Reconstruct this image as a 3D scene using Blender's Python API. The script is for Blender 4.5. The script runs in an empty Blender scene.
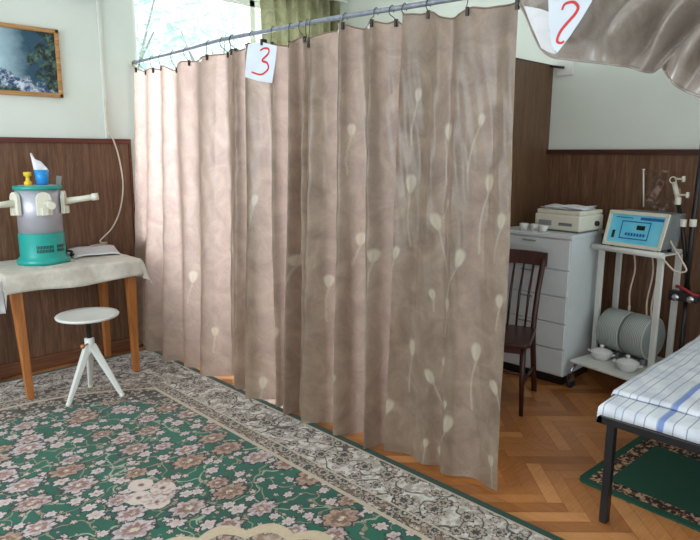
import bpy, math, random
from mathutils import Vector, Matrix
random.seed(7)
PI = math.pi
C = bpy.context.scene.collection
sc = bpy.context.scene

# ------------------------------------------------------------------ camera, light, exposure
EYE = Vector((0, 0, 1.6))
RIGHT = Vector((0.71186995, -0.70230702, 0.00245347))
UP = Vector((0.1288127, 0.13399924, 0.98257391))
FWD = Vector((0.69039732, 0.6991488, -0.18585609))
FPX = 620.23
cam = bpy.data.cameras.new('camera'); cam.sensor_width = 36; cam.lens = FPX / 700 * 36; cam.clip_start = .05
co = bpy.data.objects.new('camera', cam); C.objects.link(co)
co.matrix_world = Matrix(((RIGHT.x, UP.x, -FWD.x, EYE.x), (RIGHT.y, UP.y, -FWD.y, EYE.y), (RIGHT.z, UP.z, -FWD.z, EYE.z), (0, 0, 0, 1)))
sc.camera = co
sc.view_settings.view_transform = 'Standard'; sc.view_settings.look = 'None'
sc.view_settings.gamma = 1; sc.view_settings.use_curve_mapping = False
sc.view_settings.exposure = 0.08
w = bpy.data.worlds.new('sky'); sc.world = w; w.use_nodes = True
bg = w.node_tree.nodes['Background']; bg.inputs[0].default_value = (.88, .97, 1.0, 1); bg.inputs[1].default_value = 1.4

def area(name, loc, target, sx, sy, power, col):
    l = bpy.data.lights.new(name, 'AREA'); l.shape = 'RECTANGLE'; l.size = sx; l.size_y = sy; l.energy = power; l.color = col
    o = bpy.data.objects.new(name, l); C.objects.link(o); o.location = loc
    o.rotation_euler = (Vector(target) - Vector(loc)).to_track_quat('-Z', 'Y').to_euler()
    return o
area('window_daylight', (-1.6, 3.2, 1.9), (1.4, 3.2, .7), 2.0, 1.6, 70, (.80, .91, 1.0))
area('garden_daylight', (3.5, 5.6, 2.1), (3.0, 2.6, 1.0), 2.4, 2.0, 250, (.92, .97, 1.0))

# ------------------------------------------------------------------ helpers
def ray(px, py):
    return RIGHT * ((px - 350) / FPX) - UP * ((py - 270) / FPX) + FWD
def onX(px, py, X): d = ray(px, py); return EYE + d * (X / d.x)
def onY(px, py, Y): d = ray(px, py); return EYE + d * (Y / d.y)
def onZ(px, py, Z): d = ray(px, py); return EYE + d * ((Z - 1.6) / d.z)

def s2l(c):
    return tuple(((v / 255) / 12.92 if v / 255 <= .04045 else ((v / 255 + .055) / 1.055) ** 2.4) for v in c) + (1,)

class NT:
    def __init__(s, name):
        s.m = bpy.data.materials.new(name); s.m.use_nodes = True; s.t = s.m.node_tree; s.n = s.t.nodes
        s.b = s.n['Principled BSDF']
    def new(s, t, **k):
        n = s.n.new(t)
        for a, v in k.items(): setattr(n, a, v)
        return n
    def put(s, sock, v):
        if hasattr(v, 'is_linked') or isinstance(v, bpy.types.NodeSocket): s.t.links.new(v, sock)
        else: sock.default_value = v
    def m2(s, op, a, b=0.0, c=None):
        n = s.new('ShaderNodeMath', operation=op); s.put(n.inputs[0], a); s.put(n.inputs[1], b)
        if c is not None: s.put(n.inputs[2], c)
        return n.outputs[0]
    def mix(s, f, a, b):
        n = s.new('ShaderNodeMix', data_type='RGBA'); s.put(n.inputs[0], f); s.put(n.inputs[6], a); s.put(n.inputs[7], b); return n.outputs[2]
    def coord(s, scale=(1, 1, 1), which='Object', loc=(0, 0, 0), rot=(0, 0, 0)):
        tc = s.new('ShaderNodeTexCoord'); mp = s.new('ShaderNodeMapping'); s.t.links.new(tc.outputs[which], mp.inputs[0])
        mp.inputs['Scale'].default_value = scale; mp.inputs['Location'].default_value = loc; mp.inputs['Rotation'].default_value = rot
        return mp.outputs[0]
    def noise(s, v, scale, detail=3, rough=.5, dist=0):
        n = s.new('ShaderNodeTexNoise'); s.put(n.inputs['Vector'], v); n.inputs['Scale'].default_value = scale
        n.inputs['Detail'].default_value = detail; n.inputs['Roughness'].default_value = rough; n.inputs['Distortion'].default_value = dist
        return n.outputs[0]
    def ramp(s, f, stops):
        n = s.new('ShaderNodeValToRGB'); s.put(n.inputs[0], f); e = n.color_ramp.elements
        while len(e) > len(stops): e.remove(e[-1])
        while len(e) < len(stops): e.new(.5)
        for k, (p, c) in zip(e, stops): k.position = p; k.color = c
        return n.outputs[0]
    def step(s, v, lo, hi):
        n = s.new('ShaderNodeMapRange'); s.put(n.inputs[0], v); n.inputs[1].default_value = lo; n.inputs[2].default_value = hi
        return n.outputs[0]
    def bump(s, h, strength=.2, dist=.01):
        n = s.new('ShaderNodeBump'); s.put(n.inputs['Height'], h); n.inputs['Strength'].default_value = strength; n.inputs['Distance'].default_value = dist
        s.t.links.new(n.outputs[0], s.b.inputs['Normal'])
    def col(s, c): s.put(s.b.inputs['Base Color'], c)

def plain(name, rgb, rough=.5, metal=0, var=.06, scale=14, bump=0, spec=.5):
    n = NT(name); c = s2l(rgb)
    f = n.noise(n.coord(), scale, 4)
    d = tuple(v * (1 - var * 2) for v in c[:3]) + (1,); l = tuple(min(1, v * (1 + var)) for v in c[:3]) + (1,)
    n.col(n.ramp(f, [(.3, d), (.7, l)])); n.b.inputs['Roughness'].default_value = rough; n.b.inputs['Metallic'].default_value = metal
    n.b.inputs['Specular IOR Level'].default_value = spec
    if bump: n.bump(f, bump)
    return n.m

def wood(name, dark, light, rough=.4, axis='z', sc_=1, seam=0):
    n = NT(name); k = {'z': (14, 14, .9), 'x': (.9, 14, 14), 'y': (14, .9, 14)}[axis]
    v = n.coord(tuple(q * sc_ for q in k))
    a = n.noise(v, 3.2, 5, .6, .6); b = n.noise(v, 16, 3, .6)
    f = n.m2('ADD', n.m2('MULTIPLY', a, .72), n.m2('MULTIPLY', b, .3))
    n.col(n.ramp(f, [(.38, s2l(dark)), (.52, s2l([(p + q) / 2 for p, q in zip(dark, light)])), (.66, s2l(light))]))
    n.b.inputs['Roughness'].default_value = rough; n.bump(b, .08)
    return n.m

M = {}
M['wall'] = plain('wall_paint', (222, 230, 222), .8, var=.02, scale=3)
M['ceil'] = plain('ceiling_paint', (235, 235, 230), .9, var=.02)
M['panel'] = wood('panel_veneer', (84, 56, 38), (130, 94, 70), .45)
M['panel2'] = wood('partition_veneer', (82, 58, 38), (118, 86, 60), .5)
M['capwood'] = wood('cap_wood', (80, 34, 24), (112, 56, 40), .4, 'x')
M['capwood_y'] = wood('cap_wood_side', (58, 28, 22), (90, 46, 34), .4, 'y')
M['basewood'] = wood('base_wood', (96, 56, 36), (132, 84, 56), .5, 'x')
M['tablewood'] = wood('table_wood', (150, 88, 40), (192, 124, 66), .42)
M['tablewood_x'] = wood('table_wood_rail', (150, 88, 40), (190, 122, 64), .42, 'x')
M['chairwood'] = wood('dark_chair_wood', (38, 16, 12), (74, 34, 26), .3)
M['goldframe'] = wood('gilt_frame', (150, 106, 58), (206, 160, 106), .4, 'x')
M['white'] = plain('white_enamel', (222, 224, 218), .35, var=.02)
M['offwhite'] = plain('off_white_plastic', (226, 224, 208), .45, var=.03)
M['cabwhite'] = plain('cabinet_laminate', (214, 220, 222), .4, var=.015)
M['cabgap'] = plain('cabinet_gap', (60, 62, 64), .7)
M['paper'] = plain('paper', (232, 234, 238), .7, var=.03, scale=30)
M['signpaper'] = plain('sign_paper', (222, 232, 242), .6, var=.03, scale=8)
M['red'] = plain('red_ink', (214, 40, 46), .5)
M['steel'] = plain('galvanised_pipe', (150, 158, 172), .4, .35, var=.15, scale=40)
M['chrome'] = plain('chrome', (200, 204, 208), .2, .95, var=.03)
M['darkclip'] = plain('dark_clip_metal', (70, 66, 62), .4, .7)
M['brass'] = plain('brass_knob', (190, 130, 84), .35, .5)
M['black'] = plain('black_paint', (24, 22, 24), .35)
M['rubber'] = plain('black_rubber', (26, 26, 28), .7)
M['teal'] = plain('teal_enamel', (30, 158, 148), .3, var=.05)
M['silver'] = plain('silver_paint', (186, 186, 196), .38, .35, var=.03)
M['cyan'] = plain('blue_plastic', (36, 150, 224), .35)
M['yellow'] = plain('yellow_plastic', (232, 196, 44), .4)
M['cord'] = plain('cream_cord', (212, 196, 180), .5)
M['grey'] = plain('grey_plastic', (150, 156, 156), .5)
M['greydark'] = plain('grey_housing', (120, 124, 126), .5)
M['redrubber'] = plain('red_strap', (150, 34, 44), .6)
M['porcelain'] = plain('white_porcelain', (226, 228, 226), .15, var=.01)
M['winframe'] = plain('window_paint', (236, 240, 238), .4, var=.01)
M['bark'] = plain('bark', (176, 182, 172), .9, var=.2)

# ribbed drum: fine circumferential grooves
n = NT('ribbed_grey'); wv = n.new('ShaderNodeTexWave'); wv.bands_direction = 'Y'; wv.inputs['Scale'].default_value = 26
n.t.links.new(n.coord(), wv.inputs['Vector']); n.col(n.ramp(wv.outputs[1], [(.1, s2l((132, 140, 138))), (.7, s2l((178, 186, 182)))]))
n.b.inputs['Roughness'].default_value = .5; n.bump(wv.outputs[1], .5, .004); M['ribbed'] = n.m

# glass
n = NT('window_glass'); n.n.remove(n.b); t1 = n.new('ShaderNodeBsdfTransparent'); g1 = n.new('ShaderNodeBsdfGlossy'); mx = n.new('ShaderNodeMixShader')
t1.inputs[0].default_value = (.96, .99, .98, 1); g1.inputs['Roughness'].default_value = .02; mx.inputs[0].default_value = .05
n.t.links.new(t1.outputs[0], mx.inputs[1]); n.t.links.new(g1.outputs[0], mx.inputs[2]); n.t.links.new(mx.outputs[0], n.n['Material Output'].inputs[0]); M['glass'] = n.m
n = NT('clear_film'); n.n.remove(n.b); t1 = n.new('ShaderNodeBsdfTransparent'); g1 = n.new('ShaderNodeBsdfGlossy'); mx = n.new('ShaderNodeMixShader')
t1.inputs[0].default_value = (.93, .95, .96, 1); g1.inputs['Roughness'].default_value = .12
f = n.noise(n.coord(), 22, 3); n.t.links.new(n.step(f, .42, .8), mx.inputs[0])
n.t.links.new(t1.outputs[0], mx.inputs[1]); n.t.links.new(g1.outputs[0], mx.inputs[2]); n.t.links.new(mx.outputs[0], n.n['Material Output'].inputs[0]); M['film'] = n.m

def cloth(name, dark, light, motif, transl=.35, tcol=None, sheen=.25, nscale=7, rough=.6):
    n = NT(name); v = n.coord()
    a = n.noise(v, nscale, 5, .65, .8); b = n.noise(n.coord((1, 1, 1)), 120, 2)
    base = n.ramp(n.m2('ADD', n.m2('MULTIPLY', a, .85), n.m2('MULTIPLY', b, .15)), [(.36, s2l(dark)), (.64, s2l(light))])
    if motif:
        at = n.new('ShaderNodeAttribute', attribute_name='motif')
        base = n.mix(n.m2('MULTIPLY', at.outputs['Fac'], .8), base, s2l(motif))
    n.col(base); n.b.inputs['Roughness'].default_value = rough; n.b.inputs['Sheen Weight'].default_value = sheen; n.b.inputs['Specular IOR Level'].default_value = .7 if rough < .5 else .4
    n.bump(b, .12, .002)
    tr = n.new('ShaderNodeBsdfTranslucent'); mx = n.new('ShaderNodeMixShader'); mx.inputs[0].default_value = transl
    n.t.links.new(n.mix(.5, base, s2l(tcol or light)), tr.inputs[0])
    n.t.links.new(n.b.outputs[0], mx.inputs[1]); n.t.links.new(tr.outputs[0], mx.inputs[2]); n.t.links.new(mx.outputs[0], n.n['Material Output'].inputs[0])
    return n.m
M['curtain'] = cloth('screen_curtain_cloth', (118, 105, 86), (163, 147, 125), (204, 199, 174), .45, (244, 204, 206), .1, rough=.34)
M['swag'] = cloth('swag_curtain_cloth', (150, 138, 128), (184, 174, 166), None, .15, None, .15, rough=.3)
M['green_curtain'] = cloth('green_curtain_cloth', (92, 94, 68), (140, 138, 106), None, .16, None, .1)
M['tablecloth'] = cloth('tablecloth_cloth', (196, 188, 176), (222, 216, 204), None, .05, None, .1, 9)

# ---------------------------------------------------------------- mesh builder
class MB:
    def __init__(s): s.v = []; s.f = []; s.sm = []
    def add(s, vs, fs, smooth=False):
        o = len(s.v); s.v += [Vector(q) for q in vs]; s.f += [tuple(i + o for i in f) for f in fs]; s.sm += [smooth] * len(fs); return s
    def box(s, lo, hi, mat=None):
        x0, y0, z0 = lo; x1, y1, z1 = hi
        vs = [Vector(q) for q in ((x0, y0, z0), (x1, y0, z0), (x1, y1, z0), (x0, y1, z0), (x0, y0, z1), (x1, y0, z1), (x1, y1, z1), (x0, y1, z1))]
        if mat: vs = [mat @ q for q in vs]
        return s.add(vs, [(0, 3, 2, 1), (4, 5, 6, 7), (0, 1, 5, 4), (1, 2, 6, 5), (2, 3, 7, 6), (3, 0, 4, 7)])
    def bar(s, a, b, wx, wy, wx2=None, wy2=None):          # tapered rectangular bar
        a = Vector(a); b = Vector(b); wx2 = wx2 or wx; wy2 = wy2 or wy
        d = (b - a).normalized(); r = Vector((0, 1, 0)).cross(d)
        if r.length < .2: r = Vector((1, 0, 0)).cross(d)
        r.normalize(); u = d.cross(r)
        vs = []
        for p, p1, p2 in ((a, wx, wy), (b, wx2, wy2)):
            for i, j in ((-1, -1), (1, -1), (1, 1), (-1, 1)): vs.append(p + r * (i * p1 / 2) + u * (j * p2 / 2))
        return s.add(vs, [(0, 3, 2, 1), (4, 5, 6, 7), (0, 1, 5, 4), (1, 2, 6, 5), (2, 3, 7, 6), (3, 0, 4, 7)])
    def tube(s, pts, r, n=10, cap=True):
        pts = [Vector(p) for p in pts]; rs = r if isinstance(r, (list, tuple)) else [r] * len(pts)
        vs = []; prev = None
        for i, p in enumerate(pts):
            d = (pts[min(i + 1, len(pts) - 1)] - pts[max(i - 1, 0)]).normalized()
            if prev is None: prev = d.orthogonal().normalized()
            prev = (prev - d * prev.dot(d)).normalized(); q = d.cross(prev)
            for k in range(n): a = 2 * PI * k / n; vs.append(p + (prev * math.cos(a) + q * math.sin(a)) * rs[i])
        fs = [(i * n + k, i * n + (k + 1) % n, (i + 1) * n + (k + 1) % n, (i + 1) * n + k) for i in range(len(pts) - 1) for k in range(n)]
        s.add(vs, fs, True)
        if cap:
            o = len(s.v) - len(vs)
            s.f += [tuple(o + k for k in reversed(range(n))), tuple(o + (len(pts) - 1) * n + k for k in range(n))]; s.sm += [False, False]
        return s
    def lathe(s, prof, c, n=32, axis='z'):
        c = Vector(c); vs = []
        for r, z in prof:
            for k in range(n):
                a = 2 * PI * k / n
                p = Vector((r * math.cos(a), r * math.sin(a), z))
                if axis == 'y': p = Vector((p.x, p.z, p.y))
                if axis == 'x': p = Vector((p.z, p.x, p.y))
                vs.append(c + p)
        fs = [(i * n + k, i * n + (k + 1) % n, (i + 1) * n + (k + 1) % n, (i + 1) * n + k) for i in range(len(prof) - 1) for k in range(n)]
        s.add(vs, fs, True); o = len(s.v) - len(vs)
        s.f += [tuple(o + k for k in range(n)), tuple(o + (len(prof) - 1) * n + k for k in range(n))]; s.sm += [False, False]
        return s
    def ball(s, c, r, n=12):
        return s.lathe([(max(.0005, r * math.sin(PI * i / 8)), -r * math.cos(PI * i / 8)) for i in range(9)], c, n)
    def prism(s, poly, fn, t0, t1):
        k = len(poly); vs = [fn(a, b, t0) for a, b in poly] + [fn(a, b, t1) for a, b in poly]
        return s.add(vs, [tuple(range(k)), tuple(range(2 * k - 1, k - 1, -1))] + [(i, i + k, (i + 1) % k + k, (i + 1) % k) for i in range(k)])

ROOT = {}
def obj(name, mb, mat, parent=None, world=False, bevel=0, fix=True, solid=0):
    me = bpy.data.meshes.new(name)
    vs = mb.v
    if parent is not None and world:
        r = parent
        while r.parent: r = r.parent
        inv = ROOT[r.name].inverted(); vs = [inv @ q for q in vs]
    me.from_pydata([tuple(q) for q in vs], [], mb.f); me.update()
    me.polygons.foreach_set('use_smooth', mb.sm)
    if fix:
        import bmesh
        bm = bmesh.new(); bm.from_mesh(me); bmesh.ops.recalc_face_normals(bm, faces=bm.faces); bm.to_mesh(me); bm.free()
    if mat: me.materials.append(M[mat] if isinstance(mat, str) else mat)
    o = bpy.data.objects.new(name, me); C.objects.link(o)
    if parent is not None: o.parent = parent
    if bevel:
        b = o.modifiers.new('bevel', 'BEVEL'); b.width = bevel; b.segments = 2; b.limit_method = 'ANGLE'; b.angle_limit = math.radians(40)
    if solid:
        b = o.modifiers.new('solid', 'SOLIDIFY'); b.thickness = solid; b.offset = 0
    return o
def tag(o, label, cat, group=None):
    o['label'] = label; o['category'] = cat
    if group: o['group'] = group
    return o
def thing(name, label, cat, loc=(0, 0, 0), rz=0, group=None):
    o = bpy.data.objects.new(name, None); C.objects.link(o); o.location = loc; o.rotation_euler = (0, 0, rz); o.empty_display_size = .1
    ROOT[o.name] = Matrix.Translation(Vector(loc)) @ Matrix.Rotation(rz, 4, 'Z')
    return tag(o, label, cat, group)
def struct(name, mb, mat, parent=None, **k):
    o = obj(name, mb, mat, parent, **k)
    if parent is None: o['kind'] = 'structure'
    return o

# ------------------------------------------------------------------ the setting
YW, XW, H = 4.80, 4.60, 3.15
# floor: herringbone planks, each with its own tone
fm = MB(); tones = []
pw, pl = .075, .375; ax = Vector((math.cos(PI / 4), math.sin(PI / 4), 0)); ay = Vector((-ax.y, ax.x, 0))
def plank(x, y, dx, dy):
    c = ax * (x + dx / 2) + ay * (y + dy / 2) + Vector((1.5, 1.6, 0))
    if not (-1.6 < c.x < XW + .3 and -1.6 < c.y < YW + .3): return
    g = .0012
    ps = [ax * (x + g) + ay * (y + g), ax * (x + dx - g) + ay * (y + g), ax * (x + dx - g) + ay * (y + dy - g), ax * (x + g) + ay * (y + dy - g)]
    ps = [p + Vector((1.5, 1.6, 0)) for p in ps]
    fm.add(ps, [(0, 1, 2, 3)]); tones.append((random.random(), 0 if dx > dy else 1))
for k in range(-95, 95):
    for m_ in range(-14, 15):
        plank(k * pw, k * pw + m_ * 2 * pl, pl, pw)
        plank(k * pw, (k + 1) * pw + m_ * 2 * pl, pw, pl)
fm.box((-1.9, -1.9, -.1), (XW + .3, YW + .3, -.0015)); tones += [(0, .5)] * 6
n = NT('parquet'); at = n.new('ShaderNodeAttribute', attribute_name='tone')
g1 = n.noise(n.coord((30, 2.4, 1), rot=(0, 0, PI / 4)), 3, 4, .6); g2 = n.noise(n.coord((2.4, 30, 1), rot=(0, 0, PI / 4)), 3, 4, .6)
sep = n.new('ShaderNodeSeparateColor'); n.t.links.new(at.outputs['Color'], sep.inputs[0])
mm = n.new('ShaderNodeMix', data_type='FLOAT'); n.put(mm.inputs[0], sep.outputs[1]); n.put(mm.inputs[2], g2); n.put(mm.inputs[3], g1)
f = n.m2('ADD', n.m2('MULTIPLY', sep.outputs[0], .5), n.m2('MULTIPLY', mm.outputs[0], .55))
n.col(n.ramp(f, [(.15, s2l((136, 82, 40))), (.5, s2l((176, 114, 62))), (.85, s2l((206, 144, 88)))]))
n.b.inputs['Roughness'].default_value = .3; n.bump(mm.outputs[0], .04); M['parquet'] = n.m
fl = obj('floor', fm, 'parquet', fix=False); fl['kind'] = 'structure'
ca = fl.data.color_attributes.new('tone', 'FLOAT_COLOR', 'CORNER'); li = 0
for p, t in zip(fl.data.polygons, tones):
    for _ in p.vertices: ca.data[li].color = (t[0], t[1], 0, 1); li += 1

WX0, WX1, WZ0, WZ1 = 2.37, 4.35, .92, 2.95
b = MB().box((-2.2, YW, 0), (WX0, YW + .25, H)).box((WX1, YW, 0), (XW + .25, YW + .25, H)).box((WX0, YW, 0), (WX1, YW + .25, WZ0)).box((WX0, YW, WZ1), (WX1, YW + .25, H))
struct('wall_left', b, 'wall')
struct('wall_right', MB().box((XW, -1.9, 0), (XW + .25, YW, H)), 'wall')
struct('ceiling', MB().box((-2.2, -1.9, H), (XW + .25, YW + .25, H + .15)), 'ceil')
# wainscots
LZ, RZ = 1.70, 1.628
struct('trim_1', MB().box((-2.2, YW - .018, .09), (2.26, YW, LZ - .03)), 'panel')
struct('trim_2', MB().box((-2.2, YW - .035, LZ - .035), (2.265, YW, LZ)).box((2.262, YW - .028, 0), (2.28, YW, LZ)), 'capwood', bevel=.003)
struct('baseboard_left', MB().box((-2.2, YW - .045, 0), (2.26, YW - .018, .10)), 'basewood', bevel=.006)
struct('trim_3', MB().box((XW - .018, -1.9, .09), (XW, 2.44, RZ - .03)), 'panel')
struct('trim_4', MB().box((XW - .035, -1.9, RZ - .035), (XW, 2.44, RZ)), 'capwood_y', bevel=.003)
struct('baseboard_right', MB().box((XW - .04, -1.9, 0), (XW - .018, 2.44, .09)), 'capwood_y', bevel=.005)
# window in the left wall
wf = MB().box((WX0, YW + .06, WZ0), (WX0 + .05, YW + .13, WZ1)).box((WX1 - .05, YW + .06, WZ0), (WX1, YW + .13, WZ1)).box((WX0, YW + .06, WZ0), (WX1, YW + .13, WZ0 + .06)).box((WX0, YW + .06, WZ1 - .06), (WX1, YW + .13, WZ1)).box((3.52, YW + .06, WZ0), (3.58, YW + .13, WZ1))
wo = struct('window_1', wf, 'winframe', bevel=.004)
obj('glass_pane', MB().box((WX0 + .05, YW + .09, WZ0 + .06), (3.52, YW + .096, WZ1 - .06)), 'glass', wo)
obj('glass_pane', MB().box((3.58, YW + .09, WZ0 + .06), (WX1 - .05, YW + .096, WZ1 - .06)), 'glass', wo)
obj('window_sill', MB().box((WX0 - .03, YW - .09, WZ0 - .035), (WX1 + .03, YW + .06, WZ0)), 'winframe', wo, bevel=.006)

# ------------------------------------------------------------------ trees outside
def leaf_mat(name, a, b_):
    n = NT(name); f = n.noise(n.coord(), 3, 3); n.col(n.ramp(f, [(.35, s2l(a)), (.65, s2l(b_))])); n.b.inputs['Roughness'].default_value = .6
    tr = n.new('ShaderNodeBsdfTranslucent'); tr.inputs[0].default_value = s2l(b_); mx = n.new('ShaderNodeMixShader'); mx.inputs[0].default_value = .4
    n.t.links.new(n.b.outputs[0], mx.inputs[1]); n.t.links.new(tr.outputs[0], mx.inputs[2]); n.t.links.new(mx.outputs[0], n.n['Material Output'].inputs[0]); return n.m
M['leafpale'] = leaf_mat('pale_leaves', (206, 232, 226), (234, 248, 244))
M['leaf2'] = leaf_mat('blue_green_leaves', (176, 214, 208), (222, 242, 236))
def tree(x, y, h, r, mat, label, nl=900):
    t = thing('tree', label, 'tree', (x, y, 0), 0)
    tb = MB().tube([(0, 0, 0), (.05, 0, h * .4), (-.05, .03, h * .75)], [.07, .05, .02])
    for a in range(6):
        e = (math.cos(a * 1.1) * r * .7, math.sin(a * 1.1) * r * .7, h * .8 + .2 * (a % 3)); tb.tube([(0, 0, h * .5), (e[0] * .5, e[1] * .5, h * .68), e], [.03, .02, .01], 6)
    obj('trunk', tb, 'bark', t)
    cr = MB(); blobs = [Vector((random.uniform(-1, 1) * r, random.uniform(-1, 1) * r * .7, h * random.uniform(.45, 1.05))) for _ in range(16)]
    for i in range(nl):
        c = random.choice(blobs) + Vector([random.gauss(0, .2) for _ in range(3)])
        u = Vector([random.gauss(0, 1) for _ in range(3)]).normalized(); v_ = u.orthogonal().normalized(); s = random.uniform(.05, .1)
        cr.add([c - u * s, c + v_ * s * .5, c + u * s, c - v_ * s * .5], [(0, 1, 2, 3)])
    obj('foliage', cr, mat, t, fix=False)
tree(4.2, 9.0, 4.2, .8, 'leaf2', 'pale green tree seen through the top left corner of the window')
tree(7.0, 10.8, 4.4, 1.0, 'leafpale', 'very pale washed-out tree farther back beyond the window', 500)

# ------------------------------------------------------------------ floor rug
RCX, RCY, RHX, RHY = 1.0, 1.57, 1.29, 3.10
n = NT('floral_carpet'); T = n.t
tc = n.new('ShaderNodeTexCoord'); sp = n.new('ShaderNodeSeparateXYZ'); T.links.new(tc.outputs['Object'], sp.inputs[0])
axx = n.m2('ABSOLUTE', sp.outputs[0]); ayy = n.m2('ABSOLUTE', sp.outputs[1])       # object coords are about the rug centre
q2 = n.m2('DIVIDE', axx, .87); yl = n.m2('MULTIPLY_ADD', n.m2('MULTIPLY', q2, q2), -.33, 2.56)
ef = n.m2('MULTIPLY_ADD', n.m2('SUBTRACT', yl, ayy), .8, .42)
ef = n.m2('MAXIMUM', ef, n.m2('MINIMUM', .2, n.m2('SUBTRACT', RHY, ayy)))
e = n.m2('MINIMUM', n.m2('SUBTRACT', RHX, axx), ef)
wob = n.noise(n.coord(), 60, 2)
def flowers(scale, rad, petals, seed, amp=.3, aspect=1.0):
    v = n.coord((1, aspect, 1), loc=(seed, seed * .7, 0)); vo = n.new('ShaderNodeTexVoronoi', voronoi_dimensions='2D'); vo.inputs['Scale'].default_value = scale; vo.inputs['Randomness'].default_value = .75
    T.links.new(v, vo.inputs['Vector'])
    sub = n.new('ShaderNodeVectorMath', operation='SUBTRACT'); T.links.new(v, sub.inputs[0]); T.links.new(vo.outputs['Position'], sub.inputs[1])
    s = n.new('ShaderNodeSeparateXYZ'); T.links.new(sub.outputs[0], s.inputs[0])
    ang = n.m2('ARCTAN2', s.outputs[1], s.outputs[0]); ln = n.new('ShaderNodeVectorMath', operation='LENGTH'); T.links.new(sub.outputs[0], ln.inputs[0])
    sc2 = n.new('ShaderNodeSeparateColor'); T.links.new(vo.outputs['Color'], sc2.inputs[0])
    ph = n.m2('MULTIPLY', sc2.outputs[0], 6.3)
    pet = n.m2('MULTIPLY_ADD', n.m2('ABSOLUTE', n.m2('COSINE', n.m2('MULTIPLY_ADD', ang, petals / 2, ph))), amp, 1 - amp)
    size = n.m2('MULTIPLY', n.m2('MULTIPLY_ADD', sc2.outputs[1], .5, .65), rad)
    d = n.m2('DIVIDE', ln.outputs['Value'], n.m2('MULTIPLY', pet, size))
    d = n.m2('ADD', d, jit)                # <1 inside the flower
    return d, sc2.outputs[2]
def paint(base, d, cols, rnd=None):
    out, mid, core = cols
    base = n.mix(n.step(d, 1.22, 1.12), base, out); base = n.mix(n.step(d, 1.0, .92), base, mid); base = n.mix(n.step(d, .62, .55), base, core[0]); return n.mix(n.step(d, .3, .22), base, core[1])
PINK, CREAM, DARK, GRN, ROSE, OLIVE = s2l((196, 172, 162)), s2l((214, 206, 186)), s2l((34, 40, 36)), s2l((14, 74, 60)), s2l((150, 92, 84)), s2l((118, 116, 84))
LILAC = s2l((204, 190, 190))
# vines: contour lines of a smooth noise
wn = n.new('ShaderNodeTexNoise'); wn.inputs['Scale'].default_value = 5; T.links.new(n.coord(), wn.inputs['Vector'])
def vines(sc_, seed, wd):
    ad = n.new('ShaderNodeVectorMath', operation='MULTIPLY_ADD'); T.links.new(wn.outputs['Color'], ad.inputs[0]); ad.inputs[1].default_value = (.35, .35, 0); T.links.new(n.coord(loc=(seed, seed * 2, 0)), ad.inputs[2])
    vo = n.new('ShaderNodeTexVoronoi', voronoi_dimensions='2D', feature='DISTANCE_TO_EDGE'); vo.inputs['Scale'].default_value = sc_; T.links.new(ad.outputs[0], vo.inputs['Vector'])
    return n.step(vo.outputs['Distance'], wd * 1.5, wd)
vine = vines(3.0, 3, .014); vine2 = vines(5.5, 8, .02)
jit = n.m2('MULTIPLY_ADD', n.noise(n.coord(), 42, 3, .7), .9, -.45)
field = n.mix(n.step(n.noise(n.coord(), 2.2, 3), .35, .7), s2l((6, 78, 62)), s2l((12, 104, 82)))
field = n.mix(vine, field, s2l((158, 170, 144))); field = n.mix(vine2, field, s2l((140, 132, 108)))
d3, r3 = flowers(14, .020, 5, 4.1, .4); field = paint(field, d3, (DARK, PINK, (CREAM, ROSE)))
d2, r2 = flowers(8.2, .042, 6, 1.7, .34, 1.2); field = paint(field, d2, (DARK, LILAC, (PINK, DARK)))
d1, r1 = flowers(4.0, .088, 8, 7.3, .26, 1.35); field = paint(field, d1, (DARK, n.mix(n.step(r1, .3, .8), LILAC, s2l((182, 152, 132))), (n.mix(n.step(r1, .2, .6), s2l((168, 130, 122)), s2l((140, 104, 84))), CREAM)))
for fx, fy in ((141, 487), (163, 490), (139, 500), (157, 504)):
    c_ = onZ(fx, fy, 0); vv = n.new('ShaderNodeVectorMath', operation='DISTANCE'); T.links.new(tc.outputs['Object'], vv.inputs[0]); vv.inputs[1].default_value = (c_.x - RCX, c_.y - RCY, .01)
    dd = n.m2('ADD', n.m2('DIVIDE', vv.outputs['Value'], .062), n.m2('MULTIPLY', jit, .5)); field = n.mix(n.step(dd, 1.0, .94), field, s2l((212, 194, 184))); field = n.mix(n.step(dd, .28, .14), field, s2l((120, 84, 70)))
petv = n.step(n.noise(n.coord(), 55, 2), .42, .6); field = n.mix(n.m2('MULTIPLY', n.m2('MULTIPLY', petv, .45), n.step(d1, 1, .9)), field, s2l((92, 56, 56)))
# medallion
mr = n.new('ShaderNodeVectorMath', operation='LENGTH'); T.links.new(tc.outputs['Object'], mr.inputs[0])
ma = n.m2('ARCTAN2', sp.outputs[1], sp.outputs[0]); scal = n.m2('MULTIPLY_ADD', n.m2('ABSOLUTE', n.m2('COSINE', n.m2('MULTIPLY', ma, 9))), .055, .58)
md = n.m2('DIVIDE', mr.outputs['Value'], scal)
def border(base_a, base_b, seed, s1=8, s2=15):
    c = n.mix(n.step(n.noise(n.coord(loc=(seed, 0, 0)), 26, 3, .6), .42, .58), base_a, base_b)
    v1 = n.noise(n.coord(loc=(seed, 3, 0)), 8, 1, .4); c = n.mix(n.step(n.m2('ABSOLUTE', n.m2('SUBTRACT', v1, .5)), .03, .018), c, s2l((84, 78, 66)))
    a, _ = flowers(s2, .022, 5, seed + 2, .4); c = paint(c, a, (s2l((70, 66, 58)), PINK, (CREAM, s2l((120, 64, 60)))))
    a, _ = flowers(s1, .042, 7, seed + 5, .3); c = paint(c, a, (DARK, s2l((176, 160, 146)), (s2l((44, 56, 50)), CREAM)))
    return c
band1 = border(s2l((168, 158, 146)), s2l((218, 212, 204)), 11)
band2 = border(s2l((116, 98, 80)), s2l((168, 146, 122)), 23, 13, 26)
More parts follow.
